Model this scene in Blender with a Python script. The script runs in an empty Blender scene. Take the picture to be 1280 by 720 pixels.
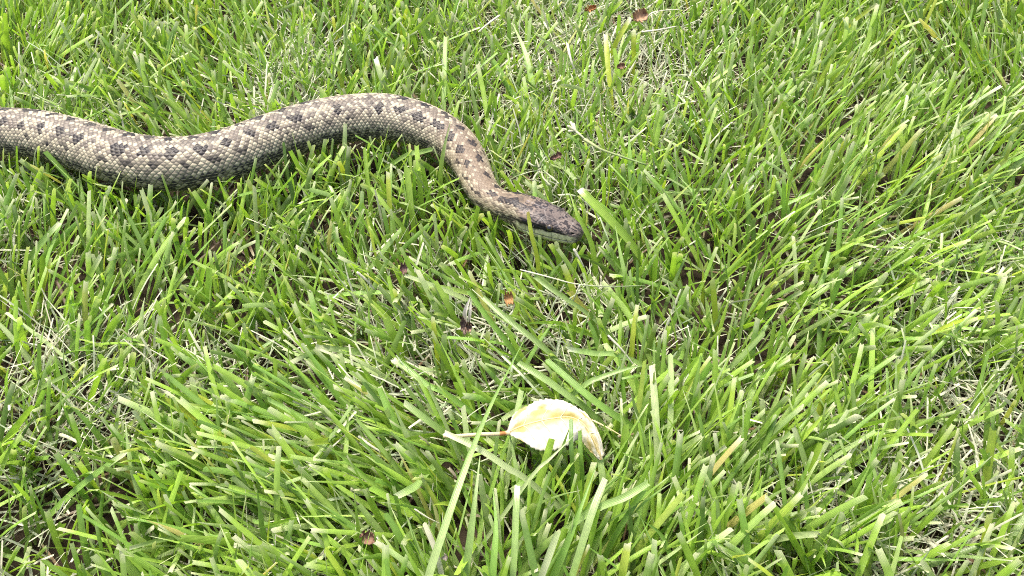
import bpy, math, random
import numpy as np
from mathutils import Vector

rng = np.random.default_rng(7)
random.seed(7)
CM = 0.01                       # everything below is laid out in centimetres

# ------------------------------------------------------------------ camera, sky, sun, exposure
TILT, VFOV, DIST = math.radians(46.0), math.radians(36.0), 41.0
EYE = np.array([0.0, -DIST * math.cos(TILT), DIST * math.sin(TILT)])
FWD = np.array([0.0, math.cos(TILT), -math.sin(TILT)])
RGT = np.array([1.0, 0.0, 0.0])
UPV = np.cross(RGT, FWD)
scn = bpy.context.scene
cd = bpy.data.cameras.new('camera')
cd.sensor_fit = 'VERTICAL'; cd.sensor_height = 24.0
cd.lens = 12.0 / math.tan(VFOV / 2)
cd.clip_start = 0.01; cd.clip_end = 2000.0
cam = bpy.data.objects.new('camera', cd)
cam.location = EYE * CM
cam.rotation_euler = (math.pi / 2 - TILT, 0, 0)
scn.collection.objects.link(cam); scn.camera = cam

SUN_EL, SUN_AZ = math.radians(70), math.radians(-35)      # azimuth clockwise from +y (away from the camera)
world = bpy.data.worlds.new('World'); scn.world = world; world.use_nodes = True
wn, wl = world.node_tree.nodes, world.node_tree.links
wn.clear()
sky = wn.new('ShaderNodeTexSky'); sky.sky_type = 'NISHITA'; sky.sun_disc = False
sky.sun_elevation = SUN_EL; sky.sun_rotation = SUN_AZ
sky.dust_density = 7.0; sky.air_density = 1.0; sky.ozone_density = 1.0
bgn = wn.new('ShaderNodeBackground'); bgn.inputs['Strength'].default_value = 0.11
wo = wn.new('ShaderNodeOutputWorld')
wl.new(sky.outputs[0], bgn.inputs['Color']); wl.new(bgn.outputs[0], wo.inputs['Surface'])
sd = bpy.data.lights.new('sun', 'SUN'); sd.energy = 1.5; sd.angle = math.radians(14); sd.color = (1.0, 0.96, 0.90)
so = bpy.data.objects.new('sun', sd)
sdir = Vector((math.sin(SUN_AZ) * math.cos(SUN_EL), math.cos(SUN_AZ) * math.cos(SUN_EL), math.sin(SUN_EL)))
so.rotation_euler = sdir.to_track_quat('Z', 'Y').to_euler(); so.location = sdir * 3
scn.collection.objects.link(so)
vs = scn.view_settings
vs.view_transform = 'Standard'; vs.look = 'None'; vs.gamma = 1.0; vs.use_curve_mapping = False
vs.exposure = 1.76
scn.render.engine = 'CYCLES'
scn.cycles.use_denoising = False; scn.cycles.filter_width = 1.0
scn.cycles.max_bounces = 10; scn.cycles.transmission_bounces = 8; scn.cycles.diffuse_bounces = 5

# ------------------------------------------------------------------ photograph measurements -> places
F = 360.0 / math.tan(VFOV / 2)
def unp(px, py, z):
    """point at height z (cm) seen at photograph pixel (px,py)"""
    d = FWD + RGT * ((px - 640) / F) + UPV * ((360 - py) / F)
    return EYE + d * ((z - EYE[2]) / d[2])
def proj(p):
    q = np.asarray(p, float) - EYE
    w = q @ FWD
    return 640 + (q @ RGT) / w * F, 360 - (q @ UPV) / w * F
def pxcm(p):
    return F / float((np.asarray(p) - EYE) @ FWD)
def catmull(P, n, t=None):
    """smooth resample of control rows P (k,d) to n rows"""
    P = np.asarray(P, float); k = len(P)
    if k == 2:
        u = np.linspace(0, 1, n)[:, None]; return P[0] * (1 - u) + P[1] * u
    Q = np.vstack([2 * P[0] - P[1], P, 2 * P[-1] - P[-2]])
    u = np.linspace(0, k - 1, n) if t is None else t
    i = np.clip(u.astype(int), 0, k - 2); f = (u - i)[:, None]
    a, b, c, d = Q[i], Q[i + 1], Q[i + 2], Q[i + 3]
    return 0.5 * ((2 * b) + (c - a) * f + (2 * a - 5 * b + 4 * c - d) * f ** 2 + (3 * b - a - 3 * c + d) * f ** 3)
def arclen(P):
    return np.concatenate([[0], np.cumsum(np.linalg.norm(np.diff(P, axis=0), axis=1))])
def nrm(v):
    return v / np.maximum(np.linalg.norm(v, axis=-1, keepdims=True), 1e-9)
class Noise2:
    def __init__(s, seed, n=64):
        s.g = np.random.default_rng(seed).random((n, n)); s.n = n
    def __call__(s, x, y):
        x = np.asarray(x, float); y = np.asarray(y, float)
        i = np.floor(x).astype(int); j = np.floor(y).astype(int)
        f = x - i; g = y - j; f = f * f * (3 - 2 * f); g = g * g * (3 - 2 * g)
        G = lambda a, b: s.g[a % s.n, b % s.n]
        return (G(i, j) * (1 - f) + G(i + 1, j) * f) * (1 - g) + (G(i, j + 1) * (1 - f) + G(i + 1, j + 1) * f) * g
def sstep(a, b, x):
    t = np.clip((x - a) / (b - a), 0, 1); return t * t * (3 - 2 * t)

# ------------------------------------------------------------------ mesh and object helpers
def link(o):
    scn.collection.objects.link(o); return o
def mesh_np(name, V, faces, mat, col=None, smooth=True, across=None):
    """V in cm; faces (n,4) or (n,3) int array, or list of polygons"""
    me = bpy.data.meshes.new(name)
    V = np.asarray(V, np.float32) * CM
    if isinstance(faces, np.ndarray):
        k = faces.shape[1]
        me.vertices.add(len(V)); me.vertices.foreach_set('co', V.ravel())
        me.loops.add(faces.size); me.loops.foreach_set('vertex_index', faces.astype(np.int32).ravel())
        me.polygons.add(len(faces))
        me.polygons.foreach_set('loop_start', np.arange(0, faces.size, k, dtype=np.int32))
        me.polygons.foreach_set('loop_total', np.full(len(faces), k, np.int32))
        me.update(calc_edges=True)
    else:
        me.from_pydata(V.tolist(), [], faces)
    if smooth:
        me.polygons.foreach_set('use_smooth', np.ones(len(me.polygons), bool))
    if col is not None:
        a = me.attributes.new('col', 'FLOAT_COLOR', 'POINT')
        c = np.ones((len(V), 4), np.float32); c[:, :3] = col
        a.data.foreach_set('color', c.ravel())
    if across is not None:
        a = me.attributes.new('across', 'FLOAT', 'POINT')
        a.data.foreach_set('value', np.asarray(across, np.float32))
    me.materials.append(mat); me.validate(); me.update()
    return me
def put(name, me, parent=None, label=None, cat=None, group=None, kind=None, loc=None):
    o = bpy.data.objects.new(name, me); link(o)
    if loc is not None: o.location = np.asarray(loc) * CM
    if parent: o.parent = parent
    for k, v in (('label', label), ('category', cat), ('group', group), ('kind', kind)):
        if v: o[k] = v
    return o
def empty(name, loc, **kw):
    o = put(name, None, loc=loc, **kw); o.empty_display_size = 0.01; return o

# ------------------------------------------------------------------ materials
def newmat(name):
    m = bpy.data.materials.new(name); m.use_nodes = True
    n, l = m.node_tree.nodes, m.node_tree.links; n.clear()
    out = n.new('ShaderNodeOutputMaterial'); return m, n, l, out
def leaf_mat(name, trans=0.35, rough=0.38, spec=0.5, veins=True, tint=(1.15, 1.25, 0.55), bump=0.0):
    m, n, l, out = newmat(name)
    at = n.new('ShaderNodeAttribute'); at.attribute_name = 'col'
    tc = n.new('ShaderNodeTexCoord')
    nz = n.new('ShaderNodeTexNoise'); nz.inputs['Scale'].default_value = 260; nz.inputs['Detail'].default_value = 3
    l.new(tc.outputs['Object'], nz.inputs['Vector'])
    mr = n.new('ShaderNodeMapRange'); mr.inputs['To Min'].default_value = 0.72; mr.inputs['To Max'].default_value = 1.28
    l.new(nz.outputs['Fac'], mr.inputs['Value'])
    mul = n.new('ShaderNodeVectorMath'); mul.operation = 'SCALE'
    l.new(at.outputs['Color'], mul.inputs[0]); l.new(mr.outputs[0], mul.inputs['Scale'])
    src = mul
    if veins:
        ac = n.new('ShaderNodeAttribute'); ac.attribute_name = 'across'
        s = n.new('ShaderNodeMath'); s.operation = 'MULTIPLY'; s.inputs[1].default_value = 17.0
        l.new(ac.outputs['Fac'], s.inputs[0])
        sn = n.new('ShaderNodeMath'); sn.operation = 'SINE'; l.new(s.outputs[0], sn.inputs[0])
        m2 = n.new('ShaderNodeMapRange'); m2.inputs['From Min'].default_value = -1
        m2.inputs['To Min'].default_value = 0.92; m2.inputs['To Max'].default_value = 1.07
        l.new(sn.outputs[0], m2.inputs['Value'])
        mu = n.new('ShaderNodeVectorMath'); mu.operation = 'SCALE'
        l.new(mul.outputs[0], mu.inputs[0]); l.new(m2.outputs[0], mu.inputs['Scale']); src = mu
    pb = n.new('ShaderNodeBsdfPrincipled')
    pb.inputs['Roughness'].default_value = rough; pb.inputs['Specular IOR Level'].default_value = spec
    l.new(src.outputs[0], pb.inputs['Base Color'])
    tr = n.new('ShaderNodeBsdfTranslucent')
    tm = n.new('ShaderNodeVectorMath'); tm.operation = 'MULTIPLY'; tm.inputs[1].default_value = tint
    l.new(src.outputs[0], tm.inputs[0]); l.new(tm.outputs[0], tr.inputs['Color'])
    mx = n.new('ShaderNodeMixShader'); mx.inputs[0].default_value = trans
    l.new(pb.outputs[0], mx.inputs[1]); l.new(tr.outputs[0], mx.inputs[2])
    if veins:
        bp = n.new('ShaderNodeBump'); bp.inputs['Strength'].default_value = 0.18; bp.inputs['Distance'].default_value = 0.0002
        l.new(sn.outputs[0], bp.inputs['Height']); l.new(bp.outputs[0], pb.inputs['Normal'])
    elif bump:
        bp = n.new('ShaderNodeBump'); bp.inputs['Strength'].default_value = bump; bp.inputs['Distance'].default_value = 0.0006
        l.new(nz.outputs['Fac'], bp.inputs['Height']); l.new(bp.outputs[0], pb.inputs['Normal'])
    l.new(mx.outputs[0], out.inputs['Surface'])
    return m
M_GRASS = leaf_mat('grass_blade', 0.36, 0.33, 0.5)
M_STRAW = leaf_mat('dry_straw', 0.22, 0.5, 0.4, veins=False, tint=(1.1, 1.0, 0.8), bump=0.6)
M_LEAF = leaf_mat('pale_dead_leaf', 0.20, 0.55, 0.2, veins=False, tint=(1.0, 0.92, 0.6), bump=0.5)
M_BROWN = leaf_mat('brown_debris', 0.08, 0.6, 0.3, veins=False, tint=(1.1, 0.9, 0.7), bump=0.6)
def attr_mat(name, rough, spec, nscale, lo, hi, bump=0.3):
    m, n, l, out = newmat(name)
    at = n.new('ShaderNodeAttribute'); at.attribute_name = 'col'
    tc = n.new('ShaderNodeTexCoord'); nz = n.new('ShaderNodeTexNoise')
    nz.inputs['Scale'].default_value = nscale; nz.inputs['Detail'].default_value = 4
    l.new(tc.outputs['Object'], nz.inputs['Vector'])
    mr = n.new('ShaderNodeMapRange'); mr.inputs['To Min'].default_value = lo; mr.inputs['To Max'].default_value = hi
    l.new(nz.outputs['Fac'], mr.inputs['Value'])
    mul = n.new('ShaderNodeVectorMath'); mul.operation = 'SCALE'
    l.new(at.outputs['Color'], mul.inputs[0]); l.new(mr.outputs[0], mul.inputs['Scale'])
    pb = n.new('ShaderNodeBsdfPrincipled')
    pb.inputs['Roughness'].default_value = rough; pb.inputs['Specular IOR Level'].default_value = spec
    l.new(mul.outputs[0], pb.inputs['Base Color'])
    bp = n.new('ShaderNodeBump'); bp.inputs['Strength'].default_value = bump; bp.inputs['Distance'].default_value = 0.0003
    l.new(nz.outputs['Fac'], bp.inputs['Height']); l.new(bp.outputs[0], pb.inputs['Normal'])
    l.new(pb.outputs[0], out.inputs['Surface'])
    return m
M_SNAKE = attr_mat('snake_skin', 0.42, 0.22, 900, 0.6, 1.4, 0.45)
def plain_mat(name, c, rough, spec=0.5):
    m, n, l, out = newmat(name)
    pb = n.new('ShaderNodeBsdfPrincipled'); pb.inputs['Base Color'].default_value = (*c, 1)
    pb.inputs['Roughness'].default_value = rough; pb.inputs['Specular IOR Level'].default_value = spec
    nz = n.new('ShaderNodeTexNoise'); nz.inputs['Scale'].default_value = 1500
    mx = n.new('ShaderNodeMix'); mx.data_type = 'RGBA'
    mx.inputs[6].default_value = (*[x * 0.7 for x in c], 1); mx.inputs[7].default_value = (*[x * 1.3 for x in c], 1)
    l.new(nz.outputs['Fac'], mx.inputs[0]); l.new(mx.outputs[2], pb.inputs['Base Color'])
    l.new(pb.outputs[0], out.inputs['Surface']); return m
M_EYE = plain_mat('snake_iris', (0.06, 0.04, 0.02), 0.08, 0.8)
M_PUPIL = plain_mat('snake_pupil', (0.008, 0.008, 0.009), 0.05, 0.8)
def soil_mat():
    m, n, l, out = newmat('soil_and_lawn')
    tc = n.new('ShaderNodeTexCoord')
    nz = n.new('ShaderNodeTexNoise'); nz.inputs['Scale'].default_value = 120; nz.inputs['Detail'].default_value = 6
    l.new(tc.outputs['Object'], nz.inputs['Vector'])
    rp = n.new('ShaderNodeValToRGB')
    rp.color_ramp.elements[0].color = (0.012, 0.009, 0.006, 1); rp.color_ramp.elements[1].color = (0.05, 0.036, 0.022, 1)
    l.new(nz.outputs['Fac'], rp.inputs['Fac'])
    nz2 = n.new('ShaderNodeTexNoise'); nz2.inputs['Scale'].default_value = 30; nz2.inputs['Detail'].default_value = 8
    l.new(tc.outputs['Object'], nz2.inputs['Vector'])
    rg = n.new('ShaderNodeValToRGB')
    rg.color_ramp.elements[0].position = 0.3; rg.color_ramp.elements[1].position = 0.7
    rg.color_ramp.elements[0].color = (0.03, 0.06, 0.012, 1); rg.color_ramp.elements[1].color = (0.13, 0.22, 0.05, 1)
    l.new(nz2.outputs['Fac'], rg.inputs['Fac'])
    ln = n.new('ShaderNodeVectorMath'); ln.operation = 'LENGTH'; l.new(tc.outputs['Object'], ln.inputs[0])
    mr = n.new('ShaderNodeMapRange'); mr.inputs['From Min'].default_value = 1.2; mr.inputs['From Max'].default_value = 2.2
    l.new(ln.outputs['Value'], mr.inputs['Value'])
    mx = n.new('ShaderNodeMix'); mx.data_type = 'RGBA'
    l.new(mr.outputs[0], mx.inputs[0]); l.new(rp.outputs[0], mx.inputs[6]); l.new(rg.outputs[0], mx.inputs[7])
    pb = n.new('ShaderNodeBsdfPrincipled'); pb.inputs['Roughness'].default_value = 0.9
    pb.inputs['Specular IOR Level'].default_value = 0.15
    l.new(mx.outputs[2], pb.inputs['Base Color'])
    bp = n.new('ShaderNodeBump'); bp.inputs['Strength'].default_value = 0.8; bp.inputs['Distance'].default_value = 0.004
    l.new(nz.outputs['Fac'], bp.inputs['Height']); l.new(bp.outputs[0], pb.inputs['Normal'])
    l.new(pb.outputs[0], out.inputs['Surface']); return m

# ------------------------------------------------------------------ ground, one sheet to the horizon
def build_ground():
    k = np.linspace(-1, 1, 121)
    ax = np.sign(k) * (np.abs(k) * 120 + np.abs(k) ** 9 * 50000)
    X, Y = np.meshgrid(ax, ax, indexing='ij')
    n1, n2 = Noise2(3), Noise2(4)
    Z = np.where(np.maximum(abs(X), abs(Y)) < 400, (n1(X * .2, Y * .2) - .5) * .5 + (n2(X * .6, Y * .6) - .5) * .25, 0) - 0.35
    V = np.stack([X, Y, Z], -1).reshape(-1, 3)
    i = np.arange(120)[:, None] * 121 + np.arange(120)[None]
    Fq = np.stack([i, i + 121, i + 122, i + 1], -1).reshape(-1, 4)
    put('ground', mesh_np('ground', V, Fq, soil_mat()), kind='structure')
build_ground()

# ------------------------------------------------------------------ snake: path, radius, then body
SNAKE_PX = [  # px, py, height of the centre line (cm), diameter in px
    (729, 294, 2.75, 44), (700, 282.5, 2.85, 44), (672, 271, 2.95, 44), (648, 262, 2.95, 41), (625, 255, 2.85, 38),
    (607, 243, 2.80, 40), (596, 224, 2.80, 43), (586, 202, 2.80, 47), (570, 181, 2.80, 51), (546, 165, 2.85, 55),
    (515, 153, 2.9, 58), (478, 147, 2.9, 61), (437, 149, 2.9, 62), (390, 158, 2.9, 64), (335, 176, 2.9, 66), (280, 196, 2.9, 69),
    (222, 206, 2.9, 71), (160, 200, 2.9, 70), (100, 182, 2.9, 67), (40, 168, 2.9, 64), (-25, 166, 2.9, 60),
    (-95, 178, 2.8, 55), (-165, 196, 2.6, 48), (-240, 205, 2.3, 40), (-320, 200, 1.9, 28), (-400, 190, 1.5, 14), (-450, 186, 1.2, 5)]
_ctl = np.array([[*unp(a, b, z - .35), 0.5 * d / pxcm(unp(a, b, z - .35))] for a, b, z, d in SNAKE_PX])
_fine = catmull(_ctl, 3000)
_s = arclen(_fine[:, :3]); SN_LEN = _s[-1]
def snake_at(s):
    s = np.asarray(s)
    return np.stack([np.interp(s, _s, _fine[:, k]) for k in range(4)], -1)
def s_of_ctl(k):
    return _s[int(k / (len(_ctl) - 1) * 2999)]
HEAD_L = s_of_ctl(3) * 1.02
AMAX = snake_at(s_of_ctl(2))[3] * 1.10
SN_PTS = snake_at(np.linspace(0, SN_LEN, 260))

def lerp3(a, b, t):
    return np.asarray(a) * (1 - t[..., None]) + np.asarray(b) * t[..., None]
def build_snake():
    root = empty('snake', (*SN_PTS[60][:2], 0.0), label='mottled brown and grey snake with dark blotches gliding through the grass', cat='snake')
    base = SN_PTS[60][:2]
    PITCH = 0.25
    hs = HEAD_L * np.concatenate([[0.0], np.linspace(0.02, 1.0, 150) ** 1.35])
    bs = np.concatenate([np.arange(HEAD_L + 0.035, HEAD_L + 34, 0.035), np.arange(HEAD_L + 34.06, SN_LEN, 0.07)])
    S = np.concatenate([hs, bs]); NS = len(S)
    CP = snake_at(S); C = CP[:, :3]; R = CP[:, 3]
    T = nrm(np.gradient(C, axis=0)); ks = np.ones(9) / 9
    for k in range(3): T[:, k] = np.convolve(np.pad(T[:, k], 4, 'edge'), ks, 'valid')
    T = nrm(T)
    U = np.array([0, 0, 1.0]) - T * T[:, 2:3]; U = nrm(U)
    SD = nrm(np.cross(U, T))           # with T towards the tail this is the snake's right-hand side
    rl = 0.13 * (1 - sstep(.9, 2.2, S / HEAD_L))[:, None]     # the head is rolled a little, cheek up
    U, SD = U * np.cos(rl) - SD * np.sin(rl), SD * np.cos(rl) + U * np.sin(rl)
    MT = 288
    th = np.linspace(-math.pi, math.pi, MT, endpoint=False)
    h = S / HEAD_L
    hk = [0, .02, .06, .12, .22, .34, .46, .58, .70, .82, .92, 1.0]
    aw = np.interp(h, hk, [0.0, .28, .46, .58, .71, .82, .92, 1.0, 1.04, 1.02, .96, .91]) * AMAX
    bt = np.interp(h, hk, [0.0, .16, .30, .39, .48, .56, .63, .68, .71, .73, .76, .79]) * AMAX   # above the centre line
    bb = np.interp(h, hk, [0.0, .28, .48, .60, .70, .77, .82, .84, .85, .85, .83, .79]) * AMAX   # below
    for arr in (aw, bt, bb):
        n0 = 152; arr[3:n0] = np.convolve(np.pad(arr[:n0], 4, 'edge'), ks, 'valid')[3:]
    t = sstep(0.86, 1.25, h)
    aw = aw * (1 - t) + R * t; bt = bt * (1 - t) + R * .90 * t; bb = bb * (1 - t) + R * .78 * t
    nexp = 2.6 * (1 - t) + 2.15 * t
    cs, sn = np.cos(th), np.sin(th)
    e = (2 / nexp)[:, None]
    X = aw[:, None] * np.sign(sn) * np.abs(sn) ** e
    Zt = np.where(cs > 0, bt[:, None], bb[:, None]) * np.sign(cs) * np.abs(cs) ** e
    # brow ridge, cheek and mouth line on the head
    H = np.repeat(h[:, None], MT, 1); TH = np.repeat(th[None], NS, 0); AT = np.abs(TH)
    SS = np.repeat(S[:, None], MT, 1)
    onhead = 1 - sstep(0.80, 0.98, H)
    V = C[:, None] + SD[:, None] * X[..., None] + U[:, None] * Zt[..., None]
    N = nrm(SD[:, None] * (X / np.maximum(aw, 1e-3)[:, None] ** 2)[..., None] + U[:, None] * (Zt / np.maximum(.5 * (bt + bb), 1e-3)[:, None] ** 2)[..., None])
    # ---- body scales on a staggered lattice
    NR = 52                                                    # longitudinal rows round the body
    wz, wz2 = Noise2(91), Noise2(92)
    arc = TH / (2 * math.pi) * NR + (wz(SS * 1.7, TH * 3 + 20) - .5) * .55
    su = SS / PITCH + (wz2(SS * 1.5 + 9, TH * 3 + 20) - .5) * .5
    F1 = np.full(SS.shape, 9.0); F2 = F1.copy(); iu = np.zeros(SS.shape); iv = np.zeros(SS.shape); du = np.zeros(SS.shape); dv = np.zeros(SS.shape)
    jr = np.round(arc)
    for dj in (-2, -1, 0, 1, 2):
        j = jr + dj; off = np.where(np.mod(j, 2) == 0, 0.0, 0.5)
        ir = np.round(su - off)
        for di in (-1, 0, 1):
            ci = ir + di + off
            a = su - ci; b = arc - j
            d = np.sqrt((a * 0.95) ** 2 + (b * 0.52) ** 2)
            near = d < F1
            F2 = np.where(near, F1, np.minimum(F2, d))
            iu = np.where(near, ci, iu); iv = np.where(near, j, iv); du = np.where(near, a, du); dv = np.where(near, b, dv)
            F1 = np.where(near, d, F1)
    edge = F2 - F1
    dome = sstep(0.0, 0.26, edge)
    keel = np.exp(-(dv / 0.13) ** 2) * sstep(0.05, 0.3, edge)
    rel = 0.020 * dome + 0.024 * (du + 0.2) * dome + 0.012 * keel
    rel *= np.clip(R / 1.0, 0.2, 1.1)[:, None] * (.45 + .4 * sstep(HEAD_L + 4.5, HEAD_L + 9.0, SS))
    # ---- head plates
    cen = [(0.0, 0)]
    for sg in (-1, 1):
        cen += [(.11, .40 * sg), (.24, .42 * sg), (.43, .80 * sg), (.70, .45 * sg), (.30, 1.0 * sg), (.40, 1.18 * sg), (.53, 1.12 * sg),
                (.64, 1.05 * sg), (.80, 1.05 * sg), (.92, .7 * sg), (.92, .2 * sg), (.14, 1.0 * sg)]
        cen += [(q, 1.50 * sg) for q in (.12, .22, .32, .42, .53, .65, .78)] + [(q, 2.2 * sg) for q in (.1, .2, .3, .42, .55, .7, .85)]
    cen += [(.43, 0.0)]
    P1 = np.full(SS.shape, 9.0); P2 = P1.copy(); pid = np.zeros(SS.shape, int)
    for k, (ch, ct) in enumerate(cen):
        d = np.sqrt(((H - ch) * 3.1) ** 2 + ((TH - ct) * 0.95) ** 2)
        near = d < P1; P2 = np.where(near, P1, np.minimum(P2, d)); pid = np.where(near, k, pid); P1 = np.where(near, d, P1)
    pe = P2 - P1
    hrel = 0.014 * sstep(0, 0.10, pe)
    mouth_t = 1.93 - 0.10 * np.sin(H * 3.0)
    mouth = np.exp(-((AT - mouth_t) / 0.035) ** 2) * sstep(.015, .06, H) * (1 - sstep(.78, .86, H))
    brow = np.exp(-((AT - 0.98) / 0.22) ** 2) * np.exp(-((H - .42) / .13) ** 2)
    cheek = np.exp(-((AT - 1.35) / .4) ** 2) * np.exp(-((H - .74) / .14) ** 2)
    nost = np.exp(-((AT - 1.02) / .10) ** 2) * np.exp(-((H - .115) / .022) ** 2)
    hrel = hrel - 0.085 * mouth + 0.07 * brow + 0.06 * cheek - 0.08 * nost
    disp = hrel * onhead * sstep(0, .05, H) + rel * (1 - onhead)
    V = V + N * disp[..., None]
    # ---- pigment
    rs = np.random.default_rng(11); tab = rs.random(8192)
    hid = tab[((iu * 2).astype(int) * 131 + iv.astype(int) * 977) % 8192]
    hid2 = tab[((iu * 2).astype(int) * 517 + iv.astype(int) * 389 + 77) % 8192]
    uS = iu * PITCH; ta = iv / NR * 2 * math.pi; taa = np.abs(ta)
    nz, nz2 = Noise2(21), Noise2(22)
    w = nz(uS * 1.3 + 7, ta * 2.5 + 9)
    tan = np.array([0.145, 0.111, 0.076]); grey = np.array([0.128, 0.110, 0.089]); cream = np.array([0.40, 0.355, 0.25])
    dark = np.array([0.008, 0.007, 0.009]); brown = np.array([0.15, 0.105, 0.068])
    back = sstep(HEAD_L + 4.5, HEAD_L + 9.0, SS)                # colour turns greyer and paler towards the middle of the body
    c = lerp3(tan, grey, np.clip(back * .9 + (w - .5) * .5, 0, 1))
    lat = sstep(.55, .95, taa) * (1 - sstep(1.35, 1.5, taa))
    c = lerp3(c, cream * .80, np.clip(lat * (0.35 + .5 * hid), 0, 1)[..., None][..., 0])
    pale = (hid > .78 - .30 * back) & (taa > .1) & (taa < 1.42)
    c = np.where(pale[..., None], c * (.5 - .25 * back[..., None]) + cream * (.5 + .25 * back[..., None]), c)
    c = c * (0.86 + 0.28 * hid2)[..., None]
    # paired dorsal blotches, smaller flank flecks between them
    sp = 1.18
    for row, ph, hw, hl, thr in ((.40, 0.0, .22, .28, .1), (.88, .5, .10, .22, .6)):
        for sg in (-1, 1):
            q = (uS - HEAD_L - .15) / sp + ph + .10 * sg
            cell = np.floor(q + .5); loc = (q - cell) * sp
            jit = tab[(cell.astype(int) * 37 + int(row * 100) + 500 * sg + 900) % 8192]
            jit2 = tab[(cell.astype(int) * 91 + int(row * 100) + 300 * sg + 1900) % 8192]
            dd = np.sqrt((loc / (hl * (.75 + .55 * jit))) ** 2 + ((ta - sg * (row + .12 * (jit2 - .5))) / (hw * (.8 + .4 * jit2))) ** 2)
            m = (dd + (hid - .5) * .62 < 1) & (jit2 + .0 > thr * .6)
            mk = np.where(m, .97 - .35 * hid2 * (row > .8), 0.0)
            c = lerp3(c, dark, mk)
    low = sstep(1.34, 1.46, taa)
    streak = np.where(hid > .45, 1.0, 0.25)
    c = lerp3(c, lerp3(cream * .75, dark * 2.2, streak), low * (1 - sstep(2.1, 2.3, taa)))
    c = lerp3(c, cream * .85, sstep(2.15, 2.35, taa))
    dk = (hid2 > .92)
    c = np.where((dk & (taa < 2.2))[..., None], c * .45 + dark * .55, c)
    skin = 1 - sstep(.03, .13, edge)
    skinc = lerp3(brown * .7, np.array([.05, .045, .042]), np.clip(back, 0, 1))
    c = lerp3(c, skinc, skin * (.66 + .30 * back))
    c = lerp3(c, cream, keel * (.10 + .18 * back + .35 * low) * (hid > .3))
    # head colours
    hx = H * HEAD_L; v1 = nz(hx * 6, TH * 6 + 30); v2 = nz2(hx * 14, TH * 13 + 10); v3 = nz(hx * 2.6 + 40, TH * 3.2 + 3)
    ptab = rs.random(200); pv = ptab[pid]
    hc = lerp3(np.array([.105, .084, .074]), np.array([.165, .132, .112]), np.clip(pv * .8 + v3 * .3, 0, 1))
    hc = lerp3(hc, dark * 1.6, np.clip(sstep(.48, .57, v1 * .5 + v2 * .5 + (pv - .5) * .14) * .9, 0, 1))
    hc = lerp3(hc, np.array([.165, .125, .09]), np.clip(sstep(.45, .62, v3) * sstep(.60, .8, H) * (v2 < .6), 0, 1) * .8)
    # a broad dark smudge over the crown and two dark dashes to the nape
    crown = np.exp(-((H - .50) / .16) ** 2) * np.exp(-((AT - .62) / .42) ** 2)
    hc = lerp3(hc, dark * 1.8, np.clip(crown * (1.5 * v2 + .05), 0, .85))
    seam = np.exp(-(pe / .024) ** 2) * (AT < 1.3)
    hc = lerp3(hc, np.array([.25, .225, .21]), seam * .6 * (v2 > .35))
    lab = sstep(1.40, 1.50, AT + (v2 - .5) * .1) * (1 - sstep(2.5, 2.7, AT))
    hc = lerp3(hc, np.array([.55, .52, .34]) * (.75 + .4 * v2)[..., None], lab * .95 * sstep(.03, .10, H + (v1 - .5) * .06))
    stripe_t = 1.34 + .06 * H
    stripe = np.exp(-((AT - stripe_t - (v1 - .5) * .10) / (.09 + .10 * sstep(.3, .48, H))) ** 4) * sstep(.16, .24, H)
    hc = lerp3(hc, dark * .8, np.clip(stripe * 1.1, 0, 1) * (v2 > .12))
    labseam = np.exp(-(pe / .03) ** 2) * lab
    hc = lerp3(hc, dark * 3, labseam * .6 * (v1 > .4))
    hc = lerp3(hc, dark * .5, np.clip(mouth * 1.2, 0, 1)); hc = lerp3(hc, dark * .4, np.clip(nost * 1.3, 0, 1))
    hc = lerp3(hc, cream, sstep(2.6, 2.8, AT))
    dash = ((np.abs(AT - .50) < .20 + .08 * v1) & (H > .80) & (H < 1.22)) 
    mix = sstep(.80, .90, H + (v1 - .5) * .12)
    c = lerp3(hc, c, mix)
    c = lerp3(c, dark, np.where(dash & (v2 > .3), .85, 0.0))
    # ---- faces; nose ring 0 is a point, tail closed by a fan-like last ring
    V = V.reshape(-1, 3); c = np.clip(c.reshape(-1, 3), 0.004, .8)
    V[:, :2] -= base
    i = np.arange(NS - 1)[:, None] * MT + np.arange(MT)[None]
    k = np.arange(NS - 1)[:, None] * MT + (np.arange(MT)[None] + 1) % MT
    Q = np.stack([i, k, k + MT, i + MT], -1).reshape(-1, 4)[MT:]
    V[:MT] = V[:MT].mean(0) - np.array([T[0][0], T[0][1], T[0][2]]) * .02
    nose = np.stack([np.zeros(MT), np.arange(MT) + MT, (np.arange(MT) + 1) % MT + MT], -1)
    me = mesh_np('body', V, Q, M_SNAKE, c)
    body = put('body', me, root)
    # nose tip as a small cap of the same skin is part of ring 1: snap ring 1 shut
    co = np.array([v.co for v in me.vertices[MT:2 * MT]]); mid = co.mean(0)
    for q in range(MT):
        me.vertices[MT + q].co = mid
    me.update()
    # eyes
    ke = int(np.argmin(np.abs(h - .41)))
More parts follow.
